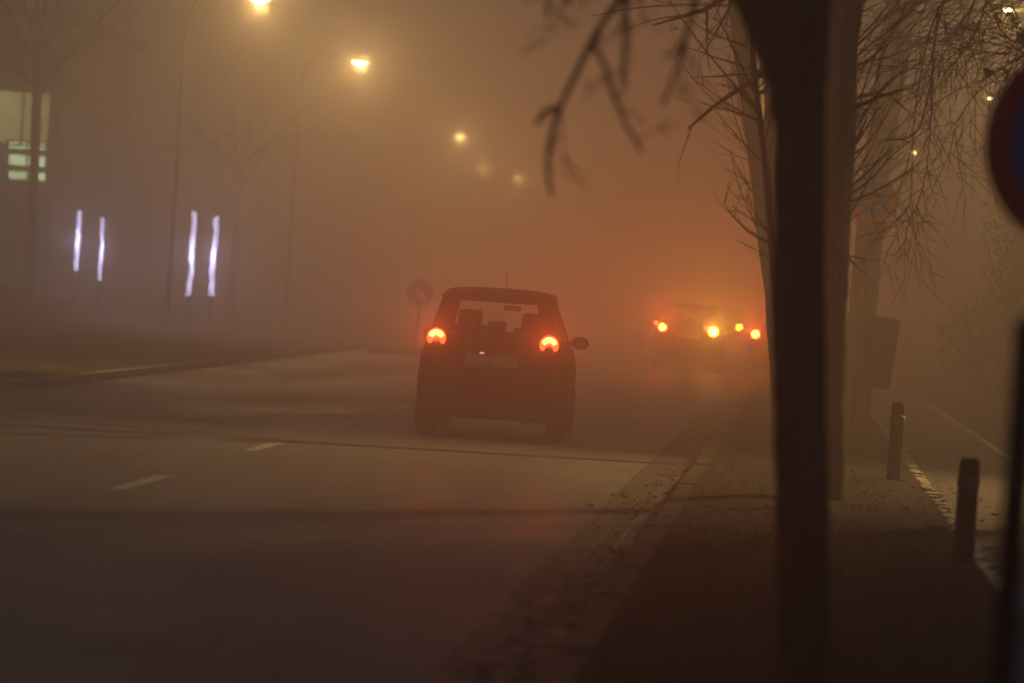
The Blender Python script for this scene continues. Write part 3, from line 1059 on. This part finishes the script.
    if roof_glint:  # chrome beads added at the roof corners to make highlights, not rails
        for s_ in (-1, 1):
            rl = MB()
            rl.lathe([(.004, -.03), (.014, -.022), (.018, 0), (.014, .02), (.004, .03)], 12, 'y', (s_ * .535, .06, 1.415))
            rl.build('roof_glint_bead', M['chrome'], t, smooth=True)
    # mirrors
    for s_ in (-1, 1):
        mm = MB()
        kk = []
        for u, w in [(-.05, .45), (-.035, .85), (0, 1), (.06, .9), (.09, .4)]:
            kk.append([(s_ * (.785 + .098 * w * math.cos(q)), 2.42 + u, 1.00 + .07 * w * math.sin(q)) for q in [2 * PI * i / 14 for i in range(14)]])
        mm.loft(kk)
        mm.hexa([(s_ * .62, 2.40, .955), (s_ * .73, 2.40, .965), (s_ * .73, 2.45, .965), (s_ * .62, 2.47, .955), (s_ * .62, 2.40, 1.015), (s_ * .73, 2.40, 1.005), (s_ * .73, 2.45, 1.005), (s_ * .62, 2.47, 1.015)])
        mo = mm.build('door_mirror', P, t, smooth=True)
        mg = MB()
        mg.prism([(s_ * .785 + .06 * math.cos(q), 1.0 + .045 * math.sin(q)) for q in [2 * PI * i / 16 for i in range(16)]], 2.364, 2.368)
        mg.build('mirror_glass', M['chrome'], mo)
    # antenna
    an = MB()
    an.tube([(0.0, 1.9, 1.47), (0.0, 1.80, 1.60), (0.0, 1.70, 1.72)], [.008, .004, .0025], 6)
    an.build('antenna', M['plastic'], t)
    # wheels
    for wy in WY:
        for s_ in (-1, 1):
            w = MB()
            c = (s_ * .655, wy, .28)
            w.lathe([(.185, -.095), (.25, -.098), (.272, -.08), (.28, -.04), (.28, .04), (.272, .08), (.25, .098), (.185, .095)], 30, 'x', c)
            wo = w.build('wheel', M['rubber'], t, smooth=False)
            ri = MB()
            ri.lathe([(.182, s_ * .055), (.18, s_ * .082), (.165, s_ * .085), (.15, s_ * .06), (.05, s_ * .065), (.045, s_ * .08), (.003, s_ * .082)], 24, 'x', c)
            for k in range(5):
                a = 2 * PI * k / 5
                for e in (-.14, .14):
                    pass
                ca, sa = math.cos(a), math.sin(a)
                q = lambda r_, tt, xx: (c[0] + xx, c[1] + r_ * ca - tt * sa, c[2] + r_ * sa + tt * ca)
                ri.hexa([q(.04, -.022, s_ * .06), q(.165, -.03, s_ * .06), q(.165, .03, s_ * .06), q(.04, .022, s_ * .06), q(.04, -.022, s_ * .088), q(.165, -.03, s_ * .09), q(.165, .03, s_ * .09), q(.04, .022, s_ * .088)])
            ri.build('rim', M['rim'], wo)
    # interior
    for s_ in (-1, 1):
        se = MB()
        se.box(s_ * .33 - .21, s_ * .33 + .21, 1.36, 1.50, 1.0, 1.13, .05)
        se.hexa([(s_ * .33 - .24, 1.40, .9), (s_ * .33 + .24, 1.40, .9), (s_ * .33 + .24, 1.52, .9), (s_ * .33 - .24, 1.52, .9), (s_ * .33 - .17, 1.36, 1.1), (s_ * .33 + .17, 1.36, 1.1), (s_ * .33 + .17, 1.46, 1.1), (s_ * .33 - .17, 1.46, 1.1)])
        so = se.build('front_seat', M['fabric'], t)
        hr = MB()
        hr.box(s_ * .33 - .125, s_ * .33 + .125, 1.33, 1.43, 1.10, 1.285, .045)
        hr.build('headrest', M['fabric'], so, smooth=True)
    mh = MB()
    mh.box(-.10, .09, .62, .70, 1.0, 1.185, .03)
    mh.build('middle_headrest', M['fabric'], t, smooth=True)
    da = MB()
    da.hexa([(-.6, 2.2, 1.0), (.6, 2.2, 1.0), (.6, 2.6, 1.0), (-.6, 2.6, 1.0), (-.55, 2.28, 1.07), (.55, 2.28, 1.07), (.55, 2.58, 1.05), (-.55, 2.58, 1.05)])
    da.build('dashboard', M['plastic'], t)
    im = MB()
    im.box(-.02, .16, 1.93, 1.96, 1.295, 1.35, .012)
    im.tube([(.07, 1.95, 1.34), (.07, 1.98, 1.42)], .01, 6)
    im.build('interior_mirror', M['plastic'], t)
    sw = MB()
    sw.tube([(-.33 + .17 * math.cos(q), 2.02 + .05 * math.sin(q), .98 + .16 * math.sin(q)) for q in [2 * PI * i / 18 for i in range(19)]], .014, 6)
    sw.build('steering_wheel', M['plastic'], t)
    return t


# the red hatchback ahead (rear about 38 m away)
make_car('dark red hatchback driving away with two round lit tail lamps and clear rear window', (-3.03, 38.2, 0.0), R(1.3), 'redpaint',
         [(-.565, .985, .10, 'tail', 'dome'), (.565, .985, .10, 'tail', 'dome')], watts=78)
# hazy cars further up
xa = at(688, 340, 88).x
make_car('hazy grey car further up the lane with its right amber lamp lit', (xa, 88, 0), R(0.5), 'greypaint',
         [(-.56, .95, .085, 'tailfar', 'disc'), (-.70, 1.03, .05, 'taildim', 'disc'), (.53, .93, .10, 'amber', 'disc'), (.38, 1.0, .05, 'taildim', 'disc')], scale=(1.07, 1.1, 1.03), watts=440)
xb = at(758, 330, 82).x
make_car('dark parked car half on the verge, one red lamp left of the near trunk', (xb + .56, 82, 0.0), R(-1.0), 'blackpaint',
         [(-.565, .96, .085, 'tailfar', 'disc'), (.565, .96, .07, 'taildim', 'disc')], scale=(1.08, 1.1, 1.04), watts=440)
xc = at(738, 327, 140).x
make_car('farthest car, only a small yellow lamp showing between two hazy cars', (xc - .5, 140, 0), R(1.0), 'bluepaint',
         [(-.565, .96, .08, 'taildim', 'disc'), (.5, .86, .09, 'amberdim', 'disc')], scale=(1.08, 1.1, 1.04), watts=0)

# ------------------------------------------------------------------ signs, bin, bollards
def ring_poly(r, n=48):
    return [(r * math.cos(2 * PI * i / n), r * math.sin(2 * PI * i / n)) for i in range(n)]


def no_stopping_sign(label, c, rz, post_to, group, post_x=0.0):
    """disc of 0.6 m centred on c: red rim and red saltire on blue"""
    t = thing('no_stopping_sign', label, 'traffic sign', (c.x, c.y, 0.05), rz, group)
    h = c.z - .05
    po = MB()
    po.lathe([(.03, -.05), (.03, h + .34), (.012, h + .35)], 14, 'z', (post_x, .05, 0))
    po.build('post', M['galv'], t, smooth=True)
    d = MB()
    d.prism([(x, z + h) for x, z in ring_poly(.30)], -.004, .004)
    pl = d.build('sign_plate', M['galv'], t)
    cl = MB()
    cl.box(-.05, .05, .006, .09, h + .12, h + .15)
    cl.box(-.05, .05, .006, .09, h - .15, h - .12)
    cl.build('clamp', M['galv'], t)
    f = MB()
    f.prism([(x, z + h) for x, z in ring_poly(.236)], -.0065, -.0045)
    f.build('blue_field', M['signblue'], pl)
    rg = MB()
    n = 64
    o_, i_ = ring_poly(.297, n), ring_poly(.228, n)
    for k in range(n):
        q = (k + 1) % n
        A = [o_[k], o_[q], i_[q], i_[k]]
        rg.prism([(x, z + h) for x, z in A], -.010, -.007)
    for s_ in (-1, 1):
        w = .026
        L_ = .229
        u = Vector((math.cos(PI / 4), s_ * math.sin(PI / 4)))
        v = Vector((-u.y, u.x))
        A = [u * L_ + v * w, u * L_ - v * w, -u * L_ - v * w, -u * L_ + v * w]
        rg.prism([(p_.x, p_.y + h) for p_ in A], -.0105 - .001 * s_, -.0075)
    rg.build('red_rim_and_cross', M['signred'], pl)
    return t


GS = 'round no stopping signs'
no_stopping_sign('near round blue sign with red rim, cut by the right edge of the photo', at(1095, 147, 10.5), R(4), 0, GS)
no_stopping_sign('distant round no stopping sign above the litter bin with red cross on blue', at(871, 199, 46), R(-3), 0, GS)

# slim dark post at the right edge and the pale cabinet by it
b = at(1008, 600, 8.6)
t = thing('steel_post', 'blurred slim dark post at the right edge, in front of the pale cabinet', 'post', (b.x, 8.6, 0.05))
m = MB()
hp = 1.42
m.lathe([(.028, -.05), (.028, hp), (.02, hp + .012), (.004, hp + .016)], 16)
m.build('shaft', M['darksteel'], t, smooth=True)
m = MB()
m.lathe([(.065, -.04), (.065, .012), (.034, .03)], 16)
m.build('base_collar', M['darksteel'], t, smooth=True)
cb = at(1030, 640, 9.6)
t = thing('utility_cabinet', 'pale grey utility cabinet low in the bottom right corner', 'cabinet', (cb.x + .23, 9.75, 0.05))
m = MB()
m.box(-.25, .25, -.16, .16, 0.08, .70, .01)
m.build('housing', M['cabinet'], t)
m = MB()
m.box(-.235, .235, -.18, -.162, .11, .67, .006)
dr = m.build('door', M['cabinet'], t)
m = MB()
m.box(.16, .19, -.20, -.181, .36, .44, .006)
m.build('handle', M['darksteel'], dr)
m = MB()
m.box(-.23, .23, -.14, .14, -.02, .08)
m.build('plinth', M['concrete'], t)
m = MB()
m.hexa([(-.28, -.20, .70), (.28, -.20, .70), (.28, .18, .70), (-.28, .18, .70), (-.27, -.19, .73), (.27, -.19, .73), (.27, .17, .75), (-.27, .17, .75)])
m.build('lid', M['cabinet'], t)

# litter bin on its post
pb = at(858, 350, 45.0)
t = thing('litter_bin', 'tapered dark litter bin hanging on a post under the distant sign', 'litter bin', (pb.x, 45.0, 0.05))
m = MB()
m.lathe([(.03, -.05), (.03, 1.62), (.01, 1.63)], 12)
m.build('post', M['galv'], t, smooth=True)
z0, z1 = .62, 1.36
m = MB()
kk = []
for f, sx, sy in [(0, .13, .12), (.03, .145, .135), (.5, .18, .165), (.96, .213, .19), (1, .213, .19)]:
    z = z0 + (z1 - z0) * f
    kk.append([(.25 + sx * math.copysign(abs(math.cos(q)) ** .6, math.cos(q)), sy * math.copysign(abs(math.sin(q)) ** .6, math.sin(q)), z) for q in [2 * PI * (i + .5) / 24 for i in range(24)]])
m.loft(kk)
m.build('bucket', M['binmat'], t, smooth=True)
m = MB()
kk = []
for z, k in [(1.362, 1.05), (1.40, 1.04), (1.435, .93), (1.452, .7), (1.458, .1)]:
    kk.append([(.25 + .213 * k * math.copysign(abs(math.cos(q)) ** .6, math.cos(q)), .19 * k * math.copysign(abs(math.sin(q)) ** .6, math.sin(q)), z) for q in [2 * PI * (i + .5) / 24 for i in range(24)]])
m.loft(kk)
m.build('lid', M['binmat'], t, smooth=True)
m = MB()
m.box(.02, .06, -.06, .06, .8, .84)
m.box(.02, .06, -.06, .06, 1.22, 1.26)
m.build('bracket', M['galv'], t)

# wooden bollards between verge and path
for lab, (bx, by, top) in zip(['dark wooden bollard farther up the path edge, below the litter bin', 'dark wooden bollard nearer the camera, beside the pale path edging'],
                              [((893, 486), 33.0, .74), ((962, 572), 22.4, .66)]):
    c = at(*bx, by)
    t = thing('bollard', lab, 'bollard', (c.x, by, 0.04), group='wooden bollards beside the path')
    m = MB()
    m.lathe([(.062, -.1), (.064, .02), (.06, top * .8), (.058, top - .03), (.048, top - .004), (.01, top)], 14)
    m.build('post', M['wood'], t, smooth=True)
    m = MB()
    m.lathe([(.0625, top * .74), (.0655, top * .75), (.0655, top * .83), (.0605, top * .84)], 14)
    m.build('band', M['galv'], t, smooth=True)

# keep-right sign on a traffic island beyond the car
p = at(420, 293, 85)
t = thing('keep_right_sign', 'fogged round blue arrow sign on the island just left of the car', 'traffic sign', (p.x, 85, .1))
h = p.z - .1
m = MB()
m.lathe([(.038, 0), (.038, h + .32), (.01, h + .33)], 12, 'z', (0, .05, 0))
m.build('post', M['galv'], t)
m = MB()
m.prism([(x, z + h) for x, z in ring_poly(.30, 36)], -.005, .005)
pl = m.build('sign_plate', M['signblue'], t)
m = MB()
arrow = [(-.05, .16), (-.05, -.04), (-.13, -.04), (0, -.2), (.13, -.04), (.05, -.04), (.05, .16)]
a = R(45)
m.prism([(x * math.cos(a) - z * math.sin(a), x * math.sin(a) + z * math.cos(a) + h) for x, z in arrow], -.009, -.006)
m.build('white_arrow', M['signwhite'], pl)
m = MB()
m.box(p.x - .9, p.x + .9, 83.6, 92, -.05, .12, .05)
tag(m.build('traffic_island', M['kerb']), kind='structure')

# ------------------------------------------------------------------ building and light tubes on the left
y0 = 112.0
t = thing('office_building', 'fogbound building at far left with a lit yellowish glazed storey and green window strips', 'building', (-30, y0, 0))
xr = at(58, 150, y0).x + 30
m = MB()
m.box(-26, xr, 0, 12, 0, 8.6)
m.build('wall', M['facade'], t)
m = MB()
m.box(-26.3, xr + .3, -.3, 12.3, 8.602, 8.9)
m.build('roof', M['roof'], t)


def on_wall(px_, py_):
    q = at(px_, py_, y0)
    return q.x + 30, q.z


def wall_rect(name, x0, y0_, x1, y1_, m_, proud=.05, parent=t):
    a, b_ = on_wall(x0, y1_), on_wall(x1, y0_)
    zc0, zc1 = min(a[1], b_[1]), max(a[1], b_[1])
    mm = MB()
    mm.box(min(a[0], b_[0]), max(a[0], b_[0]), -proud, -.003, zc0, zc1)
    return mm.build(name, m_, parent)


def window_band(px0, px1, py0, py1, m_, mull):
    a, b_ = on_wall(px0, py1), on_wall(px1, py0)
    za, zb_ = a[1], b_[1]
    w = MB()
    w.box(a[0], b_[0], -.05, -.003, za, zb_)
    pane = w.build('window', m_, t)
    fr = MB()
    xa_, xb_ = a[0] - .06, b_[0] + .06
    fr.box(xa_, xb_, -.10, -.052, zb_, zb_ + .06)
    fr.box(xa_, xb_, -.12, -.052, za - .06, za)
    n = mull
    for i in range(n + 1):
        x = a[0] + (b_[0] - a[0]) * i / n
        fr.box(x - .03, x + .03, -.095, -.053, za, zb_)
    fr.build('frame', M['darksteel'], pane)


window_band(-60, 52, 94, 139, M['panel'], 4)
for (ya, yb) in [(144, 148), (157, 164.5), (173.5, 178.5)]:
    window_band(-34, 0, ya - 1, yb - 1, M['window'], 2)
    window_band(8, 47, ya, yb, M['window'], 2)
for x in (-22, -17, -12):
    mm = MB()
    mm.box(x, x + 3, -.05, -.003, 1.2, 2.6)
    mm.build('window', M['darkglass'], t)

for lab, (x0, ya, x1, yb, d) in zip([
    'first wavy violet-white light tube from the left edge',
    'thin violet-white light tube, second from the left edge',
    'violet-white light tube left of the widest one',
    'widest violet-white light tube, rightmost of the four',
], [(79.5, 210, 76, 271, 100), (103, 218, 100.5, 281, 100), (193.5, 211, 190, 296, 96), (216.5, 216, 212, 296, 96)]):
    A, B_ = at(x0, ya, d), at(x1, yb, d)
    c = (A + B_) / 2
    t2 = thing('light_tube', lab, 'light tube', (c.x, d, 0.0), group='violet light tubes across the road')
    rnd = random.Random(int(x0))
    za, zb_ = B_.z, A.z
    r = .085 if x0 > 200 else .07 if x0 < 90 or x0 > 150 else .055
    m = MB()
    n = 16
    m.tube([(rnd.gauss(0, .018), rnd.gauss(0, .018), za + (zb_ - za) * i / n) for i in range(n + 1)], [r * .85 * rnd.uniform(.78, 1.2) for i in range(n + 1)], 10)
    m.build('tube', M['tube'], t2, smooth=True)
    m = MB()
    m.lathe([(.16, -.05), (.16, .06), (.07, .10), (.05, za - .02), (r * 1.3, za - .015), (r * 1.3, za + .01)], 14)
    m.build('pedestal', M['darksteel'], t2)
    m = MB()
    m.lathe([(r * 1.25, zb_ - .01), (r * 1.25, zb_ + .04), (.01, zb_ + .06)], 12)
    m.build('cap', M['darksteel'], t2)
    lamp_light(t2, (.0, -.3, c.z), (.62, .58, 1.0), 60, 'POINT', .2)

# ------------------------------------------------------------------ fog
DENS = 0.0185
m, nt, b = new_mat('fog')
nt.nodes.remove(b)
pv = nt.nodes.new('ShaderNodeVolumePrincipled')
pv.inputs['Color'].default_value = (0.93, 0.90, 0.88, 1)
pv.inputs['Density'].default_value = DENS
pv.inputs['Anisotropy'].default_value = 0.82
nt.links.new(pv.outputs[0], nt.nodes['Material Output'].inputs['Volume'])
fz = MB()
fz.box(-160, 160, -9, 460, -1.02, 15.0)
tag(fz.build('haze', m), 'brownish night fog filling the whole street', 'fog', kind='stuff')

# ------------------------------------------------------------------ night sky lit by the town
w = bpy.data.worlds.new('World')
S.world = w
w.use_nodes = True
bg = w.node_tree.nodes['Background']
bg.inputs['Color'].default_value = (0.78, 0.86, 1.2, 1)
bg.inputs['Strength'].default_value = 0.037

# ------------------------------------------------------------------ render settings
S.view_settings.view_transform = 'Standard'
S.view_settings.look = 'None'
S.view_settings.exposure = 0
S.view_settings.gamma = 1
S.cycles.volume_bounces = 2
S.cycles.max_bounces = 6
S.cycles.diffuse_bounces = 2
S.cycles.glossy_bounces = 2
S.cycles.transparent_max_bounces = 12
S.cycles.use_denoising = True
S.cycles.sample_clamp_indirect = 6
